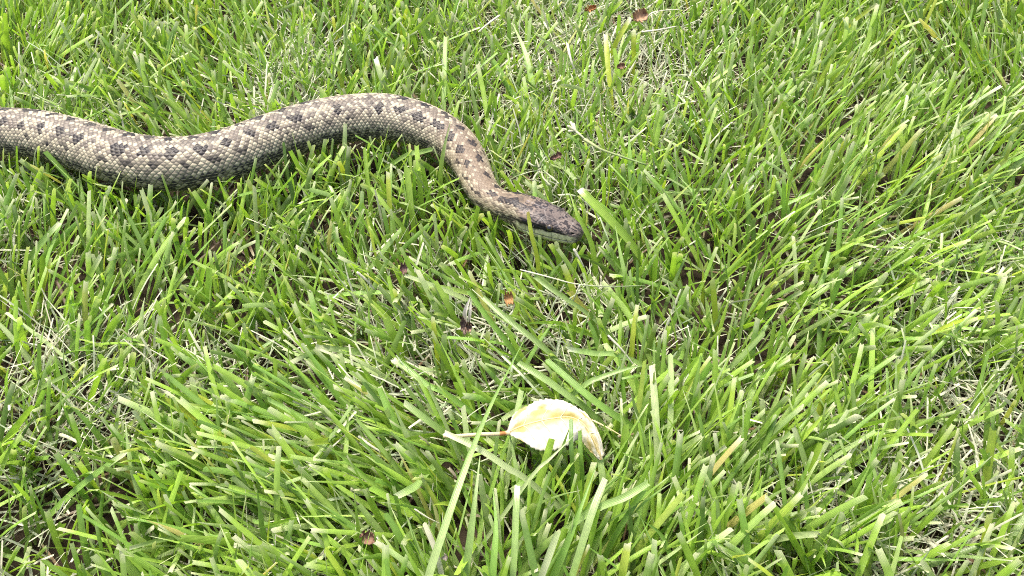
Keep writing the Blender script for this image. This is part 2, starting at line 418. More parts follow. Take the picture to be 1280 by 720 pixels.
    for sg in (1, -1):
        kt = int(np.argmin(np.abs(th - sg * 1.15)))
        p = V.reshape(NS, MT, 3)[ke, kt]; nn = N[ke, kt]
        r = .155
        def ball(rad, seg=20, rng_=12):
            vv = [(0, 0, rad)] ; ff = []
            for a in range(1, rng_):
                for b in range(seg):
                    A = math.pi * a / rng_; B = 2 * math.pi * b / seg
                    vv.append((rad * math.sin(A) * math.cos(B), rad * math.sin(A) * math.sin(B), rad * math.cos(A)))
            vv.append((0, 0, -rad))
            for b in range(seg): ff.append((0, 1 + b, 1 + (b + 1) % seg))
            for a in range(rng_ - 2):
                for b in range(seg):
                    o0 = 1 + a * seg; ff.append((o0 + b, o0 + seg + b, o0 + seg + (b + 1) % seg, o0 + (b + 1) % seg))
            o0 = 1 + (rng_ - 2) * seg
            for b in range(seg): ff.append((o0 + b, len(vv) - 1, o0 + (b + 1) % seg))
            return np.array(vv), ff
        vv, ff = ball(r)
        eo = put('eye', mesh_np('eye', vv, ff, M_EYE), root, loc=p - nn * .035)
        eo.rotation_euler = Vector(nn).to_track_quat('Z', 'Y').to_euler()
        vv, ff = ball(r * .62); vv[:, 2] *= .35
        put('pupil', mesh_np('pupil', vv, ff, M_PUPIL), eo, loc=(0, 0, r * .86))
build_snake()

# ------------------------------------------------------------------ blades: shared geometry
def blade_geo(SP, SIDE, W, COL, fold=0.22, ragged=None):
    """SP,SIDE (n,s,3), W (n,s) full widths, COL (n,s,3) -> verts, quads, colours, across"""
    n, s, _ = SP.shape
    T = nrm(np.gradient(SP, axis=1)); Nn = nrm(np.cross(SIDE, T))
    hw = (W * .5)[..., None]
    L = SP + SIDE * hw + Nn * hw * fold; Rr = SP - SIDE * hw + Nn * hw * fold
    M = SP - Nn * hw * fold
    if ragged is not None:
        L[:, -1] += T[:, -1] * ragged[:, 0:1]; M[:, -1] += T[:, -1] * ragged[:, 1:2]; Rr[:, -1] += T[:, -1] * ragged[:, 2:3]
    V = np.stack([L, M, Rr], 2).reshape(-1, 3)
    C = np.repeat(COL[:, :, None, :], 3, 2).copy()
    C[:, :, 1] *= 1.08
    C = C.reshape(-1, 3)
    A = np.tile(np.array([-1, 0, 1.0]), n * s)
    b = (np.arange(n)[:, None, None] * s + np.arange(s - 1)[None, :, None]) * 3 + np.arange(2)[None, None]
    Q = np.stack([b, b + 1, b + 4, b + 3], -1).reshape(-1, 4)
    return V, Q, C, A

G_BRIGHT = np.array([0.278, 0.428, 0.060]); G_MID = np.array([0.188, 0.328, 0.060]); G_BLUE = np.array([0.190, 0.280, 0.082])
G_DARK = np.array([0.09, 0.16, 0.035]); G_PALE = np.array([0.36, 0.44, 0.20]); G_WHITE = np.array([0.54, 0.53, 0.40])
STRAW = np.array([0.52, 0.48, 0.34]); G_YEL = np.array([0.38, 0.45, 0.06])

# lean of the turf, read off the photograph: (px, py, radius px, lean to the right, lean away)
LEAN = [(520, 60, 130, .05, .05), (760, 60, 130, .0, .1), (760, 190, 120, -.05, .0), (490, 240, 90, .0, .1), (780, 300, 90, -.15, .05),
        (500, 370, 90, -.45, .0), (610, 420, 110, -1.0, -.1), (740, 400, 100, -.55, .0), (490, 520, 120, -1.1, -.05), (640, 480, 80, -.9, .0),
        (500, 650, 90, -.65, .15), (620, 660, 70, .15, .45), (720, 650, 90, .50, .40), (800, 560, 90, .25, .3), (820, 680, 80, .35, .4)]
LA = np.array(LEAN)
_nl1, _nl2, _nd, _nt = Noise2(51), Noise2(52), Noise2(53), Noise2(54)
def lean_field(x, y):
    px, py = proj(np.stack([x, y, np.full_like(x, 1.5)], -1))
    d2 = (px[:, None] - LA[:, 0]) ** 2 + (py[:, None] - LA[:, 1]) ** 2
    w = np.exp(-d2 / (2 * (LA[:, 2] * .7) ** 2))
    ws = w.sum(1) + .08
    lx = (w * LA[:, 3]).sum(1) / ws; ly = (w * LA[:, 4]).sum(1) / ws
    free = .08 / ws
    lx += free * (_nl1(x * .11, y * .11) - .5) * 1.7 ; ly += free * (_nl2(x * .11, y * .11) - .4) * .9
    return lx, ly

LEAF_C = unp(695, 535, 2.6)
def gen(n, xr, yr, Lr, Wr, spread, leank, seg, bendk, zcap, pal, seed, tipcut=.8, ztop=None, keep=None, rough=1.0, zb=-.15):
    r = np.random.default_rng(seed)
    x = r.uniform(*xr, n); y = r.uniform(*yr, n)
    if keep is not None:
        k = keep(x, y, r); x, y = x[k], y[k]; n = len(x)
    lx, ly = lean_field(x, y)
    dx = lx * leank + r.normal(0, spread, n); dy = ly * leank + r.normal(0, spread, n)
    D = nrm(np.stack([dx, dy, np.ones(n)], -1))
    L = r.uniform(*Lr, n) * (0.85 + .3 * _nd(x * .13, y * .13))
    bend = np.abs(r.normal(0, bendk, n)); ba = np.arctan2(dy, dx) + r.normal(0, .5, n)
    B = np.stack([np.cos(ba), np.sin(ba), -0.15 * np.ones(n)], -1) * bend[:, None]
    t = np.linspace(0, 1, seg)
    dirs = nrm(D[:, None] + B[:, None] * (t ** 1.3)[None, :, None])
    step = L[:, None, None] / (seg - 1) * dirs
    SP = np.concatenate([np.zeros((n, 1, 3)), np.cumsum(step[:, :-1], 1)], 1)
    SP[..., 2] += zb + r.uniform(0, .1, n)[:, None]
    # mown: no tip rises above the cut
    cap = zcap * (0.9 + .2 * r.random(n)) * (.88 + .24 * _nd(x * .21 + 5, y * .21))
    # flattened under and just in front of the fallen leaf
    dl = np.hypot((x - LEAF_C[0]) / 2.9, (y - (LEAF_C[1] - .7)) / 2.2)
    cap = np.where(dl < 1, np.minimum(cap, 1.3 + .6 * dl), cap)
    # trodden a little lower on the camera side of the snake
    dd = np.sqrt(((x[:, None] - SN_PTS[None, :, 0]) ** 2 + (y[:, None] - SN_PTS[None, :, 1]) ** 2)).min(1)
    nx = SN_PTS[np.argmin((x[:, None] - SN_PTS[None, :, 0]) ** 2 + (y[:, None] - SN_PTS[None, :, 1]) ** 2, 1)]
    front = (y < nx[:, 1]) & (dd < 3.2)
    cap = np.where(front, np.minimum(cap, 2.75 + .25 * dd + .6 * r.random(n)), cap)
    top = SP[..., 2].max(1)
    k = np.minimum(1, cap / np.maximum(top, .1))
    SP = SP * np.where(SP[..., 2:3] > 0, 1, 1) * k[:, None, None]
    SP[..., 0] += x[:, None]; SP[..., 1] += y[:, None]
    # keep clear of the snake: shorten or drop
    near = dd < 6.5
    ok = np.ones(n, bool)
    idx = np.where(near)[0]
    if len(idx):
        for sc_ in (1.0, .75, .5, .3):
            P = SP[idx].copy(); b0 = P[:, :1].copy(); P = b0 + (P - b0) * sc_
            bad = np.zeros(len(idx), bool)
            for q in range(seg):
                d = np.linalg.norm(P[:, q, None] - SN_PTS[None, :, :3], axis=2) - SN_PTS[None, :, 3] * 1.0
                bad |= d.min(1) < .10
            good = ~bad
            SP[idx[good]] = P[good]
            idx = idx[bad]
            if not len(idx): break
        ok[idx] = False
    W0 = r.uniform(*Wr, n)
    prof = np.where(r.random(n)[:, None] < tipcut, np.interp(t, [0, .2, .75, 1], [.75, .95, 1.0, .80])[None], np.interp(t, [0, .3, .7, 1], [.8, 1, .75, .06])[None])
    W = W0[:, None] * prof
    T = nrm(np.gradient(SP, axis=1))
    az = r.uniform(0, 2 * math.pi, n)
    # blade faces mostly turned across their lean
    face = np.where(r.random(n) < .6, np.arctan2(dy, dx) + math.pi / 2 + r.normal(0, .5, n), az)
    tw = r.normal(0, .5, n)
    fa = face[:, None] + tw[:, None] * t[None]
    S0 = np.stack([np.cos(fa), np.sin(fa), np.zeros_like(fa)], -1)
    SIDE = nrm(S0 - T * (S0 * T).sum(-1, keepdims=True))
    pc = np.array([p[0] for p in pal]); pw = np.array([p[1] for p in pal], float); pw /= pw.sum()
    a = pc[r.choice(len(pal), n, p=pw)]; b = pc[r.choice(len(pal), n, p=pw)]
    m = r.random(n)[:, None] * .5
    col = (a * (1 - m) + b * m) * (0.8 + .4 * r.random(n))[:, None]
    COL = np.repeat(col[:, None], seg, 1)
    basew = np.interp(t, [0, .12, .35], [.55, .30, 0])[None, :, None]
    COL = COL * (1 - basew) + np.array([.30, .31, .15]) * basew
    tipw = (t >= .999)[None, :, None] * (r.random(n) < .7)[:, None, None] * r.uniform(.4, 1.0, n)[:, None, None]
    COL = COL * (1 - tipw) + np.array([.62, .61, .42]) * tipw
    rag = r.normal(0, .10, (n, 3)) * W0[:, None] * 4 * rough * .5
    SP, SIDE, W, COL, rag = SP[ok], SIDE[ok], W[ok], COL[ok], rag[ok]
    return blade_geo(SP, SIDE, W, COL, fold=.22, ragged=rag)
def merge(parts):
    V, Q, C, A, o = [], [], [], [], 0
    for v, q, c, a in parts:
        V.append(v); Q.append(q + o); C.append(c); A.append(a); o += len(v)
    return np.concatenate(V), np.concatenate(Q), np.concatenate(C), np.concatenate(A)

CX, CY = (-52, 52), (-40, 44)
AREA = (CX[1] - CX[0]) * (CY[1] - CY[0])
PAL_UP = [(G_BRIGHT, 5), (G_MID, 3), (G_BLUE, 1.6), (G_PALE, .8), (G_YEL, .5), (G_DARK, .4), (np.array([.46, .40, .14]), .18)]
PAL_LAY = [(G_BRIGHT, 1.4), (G_MID, 3), (G_BLUE, 3), (G_PALE, 1.2), (G_DARK, .6)]
def build_lawn():
    outer = lambda x, y, r: ~((x > CX[0]) & (x < CX[1]) & (y > CY[0]) & (y < CY[1]))
    worn = np.array([(775, 45, 75), (690, 70, 55), (820, 95, 60)], float)
    def thin(x, y, r):
        px, py = proj(np.stack([x, y, np.full_like(x, 1.2)], -1))
        w = np.exp(-((px[:, None] - worn[:, 0]) ** 2 + (py[:, None] - worn[:, 1]) ** 2) / (2 * (worn[:, 2] * .8) ** 2)).max(1)
        return r.random(len(x)) > .68 * w
    parts = [
        gen(int(AREA * 2.5), CX, CY, (2.6, 5.0), (.10, .28), .30, .58, 7, .30, 3.1, PAL_UP, 101, tipcut=.78, keep=thin),
        gen(int(AREA * .9), CX, CY, (3.4, 6.2), (.10, .28), .55, .75, 8, .8, 2.9, PAL_LAY, 102, tipcut=.6, keep=thin),
        gen(int(AREA * 1.3), CX, CY, (1.5, 3.0), (.09, .22), .7, 1.0, 5, .5, 2.0, [(G_MID, 2), (G_BLUE, 2), (G_DARK, 2), (G_PALE, .5)], 103),
        gen(900, (-13, 13), (-19, -8), (3.8, 6.4), (.12, .28), .32, .9, 9, .45, 3.5, PAL_UP, 105, tipcut=.5),
        gen(56000, (-140, 140), (-100, 170), (3.0, 6.0), (.24, .48), .4, 1.0, 4, .5, 3.1, PAL_UP, 104, keep=outer)]
    V, Q, C, A = merge(parts)
    put('lawn_grass', mesh_np('lawn_grass', V, Q, M_GRASS, C, across=A), kind='stuff', label='short mown green grass covering the whole lawn', cat='grass')
    # dry pale threads lying in the turf, thickest in the worn patches
    patch = [(775, 50, 70), (700, 60, 60), (800, 90, 60), (680, 215, 45), (600, 60, 40), (590, 440, 50), (470, 400, 50), (690, 385, 50), (480, 560, 50), (700, 170, 60), (770, 480, 40)]
    pa = np.array(patch, float)
    def keep(x, y, r, lo=.17):
        px, py = proj(np.stack([x, y, np.full_like(x, 1.2)], -1))
        w = np.exp(-((px[:, None] - pa[:, 0]) ** 2 + (py[:, None] - pa[:, 1]) ** 2) / (2 * pa[:, 2] ** 2)).max(1)
        far = (px < 400) | (px > 880)
        w = np.maximum(w, np.where(far, sstep(.55, .8, _nt(x * .16, y * .16)), 0))
        return r.random(len(x)) < lo + (1 - lo) * w
    PT = [(STRAW * .7, 2), (G_WHITE, 1.6), (np.array([.36, .39, .26]), 3), (np.array([.22, .30, .16]), 3.5)]
    p2 = [gen(int(AREA * 2.8), CX, CY, (1.0, 2.9), (.03, .09), 2.0, .6, 6, 1.6, 2.7, PT, 201, tipcut=.5, keep=keep, zb=.25),
          gen(int(AREA * 6.0), CX, CY, (1.8, 4.2), (.04, .12), .9, .6, 5, 1.2, 3.3, [(np.array([.44, .46, .34]), 3), (np.array([.32, .39, .24]), 2.5), (G_WHITE, 2)], 203, tipcut=.6, keep=lambda x, y, r: keep(x, y, r, .02)),
          gen(int(AREA * .5), CX, CY, (1.0, 3.0), (.06, .16), 3.0, .3, 5, 1.0, 1.0, [(STRAW * .5, 1), (np.array([.14, .09, .05]), 3)], 202, tipcut=.5, zb=.15)]
    V, Q, C, A = merge(p2)
    put('dry_thatch', mesh_np('dry_thatch', V, Q, M_STRAW, C, across=A), kind='stuff', label='thin pale dry grass threads tangled low in the turf', cat='thatch')
build_lawn()

# ------------------------------------------------------------------ single blades one can pick out
def hero_blade(name, pts, wpx, col, label, cat='grass blade', group=None, tip='cut', tipcol=None, mat=None, seg=14, roll=0.0, fold=.22, colb=None, root=True):
    """pts: (px,py,z) from the low end to the tip; wpx: width in photograph pixels"""
    P = np.array([unp(*p) for p in pts])
    if root and P[0][2] > .15:                       # carry the low end down into the turf
        d = P[1] - P[0]; d = d / max(np.linalg.norm(d), .01)
        k = max(d[2], .35); drop = P[0][2] + .3
        P = np.vstack([P[0] - np.array([d[0], d[1], 0]) * drop * min(1.2, math.hypot(d[0], d[1]) / k) - np.array([0, 0, drop]), P])
    SP = catmull(P, seg)
    base = np.array([SP[0][0], SP[0][1], 0.0])
    w = .86 * wpx / pxcm(P[len(P) // 2])
    t = np.linspace(0, 1, seg)
    prof = {'cut': np.interp(t, [0, .2, .8, 1], [.7, .92, 1, .82]), 'point': np.interp(t, [0, .25, .6, 1], [.85, 1, .8, .08]),
            'straw': np.interp(t, [0, .5, 1], [.6, .8, 1.0])}[tip]
    T = nrm(np.gradient(SP, axis=0))
    view = nrm(EYE - SP)
    SIDE = nrm(np.cross(T, view))                    # broad side turned roughly to the photographer, then rolled
    Nn = np.cross(SIDE, T)
    r = np.random.default_rng(abs(hash(label)) % 1000 if False else sum(map(ord, label)))
    ang = roll + r.normal(0, .25) + np.linspace(-1, 1, seg) * r.normal(0, .2)
    SIDE = nrm(SIDE * np.cos(ang)[:, None] + Nn * np.sin(ang)[:, None])
    c0 = np.array(colb if colb is not None else col, float); c1 = np.array(col, float); c0 = c0 * .9; c1 = c1 * .9
    COL = c0[None] * (1 - t)[:, None] + c1[None] * t[:, None]
    if tipcol is not None: COL[-1] = tipcol; COL[-2] = COL[-2] * .5 + np.array(tipcol) * .5
    rag = (r.random((1, 3)) - .5) * w * .7
    SP = SP - base
    V, Q, C, A = blade_geo(SP[None], SIDE[None], (w * prof)[None], COL[None], fold=fold, ragged=rag if tip == 'cut' else None)
    return put(name, mesh_np(name, V, Q, mat or M_GRASS, C, across=A), None, label, cat, group, loc=base)

TW = (.55, .54, .36)
GB = 'single grass blades standing out of the lawn'
B = lambda pts, w, col, label, **k: hero_blade('grass_blade', pts, w, col, label, group=GB, **k)
def build_blades():
    # bottom of the picture
    B([(532, 735, 2.6), (553, 668, 3.5), (580, 590, 4.0), (612, 510, 4.0), (655, 425, 3.5)], 12, G_MID * 1.05, 'longest grass blade, pale and glossy, crossing over the dead leaf stalk', tip='point', colb=G_PALE * 1.1, seg=24)
    B([(556, 735, 2.2), (545, 690, 3.0), (530, 653, 3.5)], 8, G_WHITE * .85, 'whitish blade crossing behind the foot of the longest blade', tipcol=TW)
    B([(536, 725, 2.0), (520, 680, 2.8), (505, 637, 3.4)], 9, G_BLUE * 1.3, 'straight green blade left of the whitish blade at the bottom', tip='point')
    B([(514, 708, 1.6), (500, 672, 2.6), (481, 642, 3.3)], 10, G_MID, 'curved green blade third from the longest blade, bottom left', )
    B([(534, 590, 2.4), (522, 606, 3.0), (495, 621, 3.2)], 11, G_BLUE * 1.5, 'short wide cut blade pointing left, bottom left', tipcol=(.42, .46, .28), roll=.2)
    B([(579, 735, 2.0), (586, 685, 3.0), (593, 630, 3.7), (600, 570, 4.0)], 13, G_BLUE * 1.25, 'broad blue-green blade right beside the longest blade', tip='point', seg=18)
    B([(672, 735, 2.2), (684, 700, 3.0), (697, 665, 3.5)], 11, G_PALE, 'glossy blade with a white sheen below the dead leaf', colb=G_WHITE, roll=-.3)  # white sheen painted into the blade colour, strongest at the low end
    B([(776, 730, 2.2), (780, 705, 2.9), (785, 677, 3.4)], 12, G_YEL * 1.05, 'short bright yellow-green cut blade at the bottom right', tipcol=TW, colb=G_BRIGHT)
    B([(758, 732, 2.0), (755, 715, 2.6), (750, 693, 3.2)], 10, G_BRIGHT, 'stubby bright blade with notched pale tip at the bottom edge', tipcol=TW)
    B([(688, 730, 1.8), (706, 686, 2.8), (722, 645, 3.5), (746, 580, 4.0)], 12, G_MID * 1.1, 'long green blade slanting right up to the dead leaf tip', seg=18, tip='point')
    B([(712, 732, 2.2), (728, 680, 3.1), (742, 636, 3.6), (756, 600, 3.8)], 12, G_PALE * .9, 'pale streaked blade with a bleached upper half, bottom right', colb=G_MID)
    B([(720, 652, 3.0), (752, 633, 3.5), (782, 621, 3.8), (811, 603, 3.9)], 11, G_BLUE * 1.45, 'bent blade lying almost flat towards the right, bottom right', seg=16)
    B([(766, 675, 2.0), (785, 643, 2.9), (805, 612, 3.6)], 9, G_MID * 1.05, 'straight blade rising right beneath the bent flat blade')
    B([(640, 735, 2.4), (643, 690, 3.1), (645, 640, 3.6), (647, 606, 3.8)], 10, G_BLUE * 1.3, 'upright blade with white notched tip under the dead leaf', tipcol=(.7, .7, .6))
    B([(615, 735, 2.4), (618, 690, 3.2), (620, 655, 3.5), (616, 610, 3.8)], 11, G_MID * 1.15, 'tall upright green blade between the broad blade and dead leaf', tip='point')
    B([(822, 730, 2.2), (818, 705, 2.8), (818, 675, 3.3)], 9, G_BLUE * 1.4, 'rounded blade in the bottom right corner', tipcol=(.4, .44, .25))
    B([(840, 700, 2.0), (826, 668, 2.8), (803, 650, 3.3)], 8, G_MID, 'blade arching left near the bottom right edge', tip='point')
    # round the dead leaf
    B([(716, 590, 2.6), (714, 556, 3.6), (714, 523, 3.9)], 7, G_DARK * 1.5, 'dark green blade standing in front of the dead leaf', )
    B([(728, 595, 2.4), (726, 567, 3.3), (725, 537, 3.7)], 7, G_MID * .85, 'green blade standing before the drooping leaf tip')
    B([(658, 604, 3.2), (688, 573, 3.6), (719, 543, 3.8)], 6, G_PALE, 'narrow pale blade slanting across the dead leaf front', tip='point')
    B([(664, 604, 2.8), (636, 586, 3.3), (600, 562, 3.6), (556, 541, 3.5)], 9.5, G_PALE * .95, 'wide pale blade left of the dead leaf under the stalk', tipcol=TW, seg=16)
    B([(777, 578, 1.8), (780, 556, 2.7), (782, 533, 3.3)], 11, G_BRIGHT * .95, 'bright upright blade just right of the dead leaf', )
    B([(735, 513, 2.2), (712, 496, 2.9), (680, 473, 3.3), (648, 453, 3.4)], 10, G_BLUE * 1.35, 'long blue-green blade lying above the dead leaf', seg=16)
    B([(790, 534, 1.8), (765, 517, 2.5), (735, 495, 3.0), (683, 450, 3.4)], 11, G_MID, 'long green blade running down right past the dead leaf', seg=16)
    B([(722, 488, 2.8), (750, 472, 3.2), (783, 461, 3.4), (803, 457, 3.4)], 8, G_BLUE * 1.4, 'flat blade crossing over the two long blades above the leaf', tip='point')
    B([(822, 570, 1.8), (820, 520, 2.7), (815, 456, 3.4)], 11, G_PALE * 1.05, 'tall whitish-green blade at the right edge beside the leaf', tipcol=TW)
    # left of the leaf
    B([(560, 546, 2.2), (535, 526, 2.9), (505, 503, 3.3)], 10, G_BLUE * 1.4, 'broad blade with a round tip lying left of the stalk', tipcol=(.4, .45, .25))
    B([(503, 552, 1.8), (490, 524, 2.6), (475, 486, 3.2)], 10, G_MID * 1.15, 'green blade standing above the flattened blades, left edge')
    B([(519, 547, 2.4), (500, 556, 2.8), (482, 561, 3.0)], 7, G_BRIGHT, 'small bright cut blade pointing left, lower left', tipcol=TW)
    B([(478, 510, 2.2), (462, 494, 2.8), (430, 470, 3.0)], 9, G_PALE * .9, 'pale blade coming in from the left edge', )
    B([(565, 497, 2.6), (535, 482, 3.0), (508, 460, 3.2), (490, 448, 3.2)], 9, G_MID * 1.1, 'green blade lying flat with a white highlight, left of centre', tipcol=TW)  # the white highlight is coloured into the blade tip
    # middle
    B([(552, 402, 1.8), (537, 370, 2.8), (521, 337, 3.5)], 10, G_PALE * .85, 'cut blade leaning left, left of the brown husk', tipcol=TW, colb=G_MID)
    B([(570, 404, 1.8), (558, 378, 2.8), (544, 352, 3.4)], 9, G_BRIGHT * .85, 'green blade leaning left against the brown husk', )
    B([(500, 440, 1.6), (491, 418, 2.6), (482, 397, 3.2)], 12, G_BRIGHT * .85, 'wide cut blade near the left edge, middle height', )
    B([(545, 432, 2.0), (543, 415, 2.7), (541, 396, 3.2)], 7, G_YEL, 'short upright yellow-green stub left of the brown husk', tipcol=TW)
    B([(637, 432, 2.0), (612, 400, 2.8), (585, 362, 3.4)], 9, G_MID * 1.1, 'green blade leaning left, just right of the brown husk')
    B([(700, 455, 2.4), (672, 428, 3.0), (630, 395, 3.3), (604, 372, 3.4)], 8.5, G_BLUE * 1.1, 'long wide blue-green blade lying across the centre', seg=16)
    B([(780, 446, 2.6), (745, 442, 3.1), (709, 436, 3.4)], 8, G_BLUE * 1.6, 'pale blade lying level with its cut end to the left', tipcol=(.6, .62, .45))
    B([(710, 407, 2.4), (680, 403, 3.1), (645, 406, 3.4)], 6, G_BRIGHT, 'thin bright blade lying level right of the orange flake', tip='point')
    B([(789, 446, 1.6), (792, 415, 2.6), (797, 381, 3.4)], 8, G_YEL, 'upright yellow-green blade with flat top, right of centre', tipcol=TW)
    B([(763, 420, 2.2), (735, 392, 3.0), (690, 362, 3.5), (667, 345, 3.5)], 6.5, G_BLUE * 1.1, 'green blade leaning left beneath the thin white stem', seg=14)
    # round the snake's head and body
    B([(793, 310, 2.0), (765, 277, 3.1), (735, 247, 3.8), (724, 236, 3.9)], 12, G_BRIGHT * .95, 'thick bright blade slanting down right ahead of the snake', tipcol=(.75, .75, .6))
    B([(787, 368, 1.6), (777, 325, 2.8), (769, 282, 3.6)], 8, G_BLUE * 1.5, 'narrow pale blade below the thick slanting blade', tip='point')
    B([(672, 325, 2.6), (665, 295, 3.7), (660, 264, 4.6)], 7, G_YEL, 'yellow-tipped blade standing before the snake\'s cheek', tipcol=(.4, .33, .1))
    B([(592, 300, 1.6), (594, 278, 2.6), (598, 257, 3.5)], 7, G_BRIGHT * .9, 'bright blade touching the underside of the snake\'s neck')
    B([(616, 302, 1.6), (619, 285, 2.5), (623, 269, 3.3)], 7, G_BRIGHT, 'blade in front of the neck, behind the cheek blade', tip='point')
    B([(551, 218, 2.4), (555, 186, 3.7), (563, 152, 4.7)], 7, G_PALE * .85, 'pale blade leaning over the bend of the snake', tip='point', colb=G_BRIGHT)
    B([(506, 195, 2.6), (522, 191, 3.0), (541, 186, 3.3)], 7, G_BLUE * 1.5, 'short level blade tucked under the curve of the snake')
    B([(463, 258, 1.4), (459, 222, 2.5), (455, 184, 3.5)], 6, G_BRIGHT, 'slim bright blade under the snake at the left edge')
    B([(516, 282, 1.4), (512, 246, 2.5), (508, 209, 3.4)], 10, G_BRIGHT * .85, 'wide upright blade beneath the middle of the snake')
    B([(526, 240, 1.8), (523, 212, 2.8), (521, 183, 3.5)], 8, G_BRIGHT, 'upright blade reaching the snake\'s belly edge')
    B([(504, 286, 1.8), (485, 262, 2.7), (464, 235, 3.3)], 7, G_BRIGHT * .9, 'narrow blade leaning left below the snake', )
    B([(488, 270, 1.6), (486, 240, 2.6), (485, 214, 3.3)], 7, G_YEL, 'yellowish upright blade left of the wide upright blade', tipcol=TW)
    B([(744, 330, 1.6), (738, 300, 2.6), (722, 268, 3.5), (712, 240, 3.9)], 9, G_BRIGHT * .9, 'blade rising just ahead of the snake\'s snout', tip='point')
    # top
    B([(510, 48, 2.4), (527, 31, 3.1), (545, 13, 3.6)], 8, G_BRIGHT * .95, 'blade slanting up to the right near the top left', )
    B([(471, 52, 1.6), (469, 30, 2.7), (467, 7, 3.5)], 7, G_BRIGHT * 1.1, 'bright round-tipped blade at the top left', tipcol=TW)
    B([(483, 118, 2.0), (476, 96, 2.9), (469, 72, 3.5)], 8, G_PALE, 'pale blade standing right behind the snake, top left', tipcol=(.8, .8, .75), colb=G_BLUE * 1.3)
    B([(612, 168, 1.2), (605, 120, 2.4), (597, 80, 3.5)], 7, G_BRIGHT, 'tall bright blade with ragged tip behind the snake', tipcol=TW)
    B([(555, 125, 1.6), (556, 80, 2.7), (557, 45, 3.5)], 7, G_BLUE * 1.6, 'glossy pale upright blade left of the ragged-tipped blade')
    B([(764, 118, 1.6), (760, 80, 2.7), (757, 42, 3.6)], 8, G_YEL * 1.02, 'tall yellow-green blade with two-pronged tip at the top right', tipcol=(.6, .6, .4))
    B([(766, 63, 2.0), (776, 43, 2.9), (788, 22, 3.6)], 7, G_YEL, 'yellow-green blade leaning right below the brown leaf scrap', tipcol=(.8, .78, .6))
    B([(792, 76, 1.8), (792, 57, 2.8), (792, 38, 3.5)], 7, G_YEL, 'short upright yellow-green blade right of the leaning one', tipcol=(.7, .7, .5))
    B([(640, 160, 1.8), (643, 146, 2.6), (647, 130, 3.3)], 7, G_YEL * 1.1, 'stubby bright blade with white tip above the snake\'s neck', tipcol=(.75, .75, .6))
    B([(755, 243, 2.0), (754, 227, 2.8), (753, 210, 3.4)], 6, G_BRIGHT * 1.2, 'short bright pale-tipped blade right above the thick slanting blade', tipcol=TW)
    B([(793, 245, 1.4), (788, 205, 2.6), (786, 165, 3.5)], 12, G_MID * 1.15, 'wide green blade at the right, level with the snake\'s neck', tip='point')
    B([(665, 105, 2.0), (655, 62, 3.0), (640, 28, 3.5)], 9, G_BLUE * 1.6, 'pale blue-green blade leaning left at the top centre', tip='point')
build_blades()

# ------------------------------------------------------------------ dry stems and straws
def stem(name, pts, wpx, col, label, cat, tip='straw', tipcol=None, root=False, seg=16, n=7, colb=None):
    """round dry stem as a tapering tube"""
    P = np.array([unp(*p) for p in pts]); SP = catmull(P, seg); base = np.array([SP[0][0], SP[0][1], 0.0])
    w = wpx / pxcm(P[0]); t = np.linspace(0, 1, seg)
    rad = w * .36 * np.interp(t, [0, .5, .97, 1], [.55, .75, 1, .6])
    T = nrm(np.gradient(SP, axis=0)); up = np.array([0, 0, 1.0])
    A = nrm(np.cross(T, up)); Bv = np.cross(A, T)
    an = np.linspace(0, 2 * math.pi, n, endpoint=False)
    r = np.random.default_rng(sum(map(ord, label)))
    jit = 1 + r.normal(0, .12, (seg, n))
    V = SP[:, None] + (A[:, None] * np.cos(an)[None, :, None] + Bv[:, None] * np.sin(an)[None, :, None] * .7) * (rad[:, None] * jit)[..., None] - base
    V = np.concatenate([V.reshape(-1, 3), [SP[0] - base], [SP[-1] - base]])
    faces = []
    for i in range(seg - 1):
        for k in range(n):
            k2 = (k + 1) % n; faces.append((i * n + k, i * n + k2, (i + 1) * n + k2, (i + 1) * n + k))
    for k in range(n):
        faces.append((seg * n, (k + 1) % n, k)); faces.append((seg * n + 1, (seg - 1) * n + k, (seg - 1) * n + (k + 1) % n))
    c0 = np.array(colb if colb is not None else col, float); c1 = np.array(col, float)
    C = np.repeat(c0[None] * (1 - t)[:, None] + c1[None] * t[:, None], n, 0)
    C = np.concatenate([C, [c0], [tipcol if tipcol is not None else c1]])
    return mesh_np(name, V, faces, M_STRAW, C), base
def straw(name, label, cat, **k):
    me, b = stem(name, k['pts'], k['w'], k['col'], label, cat, colb=k.get('colb'))
    return put(name, me, None, label, cat, loc=b)
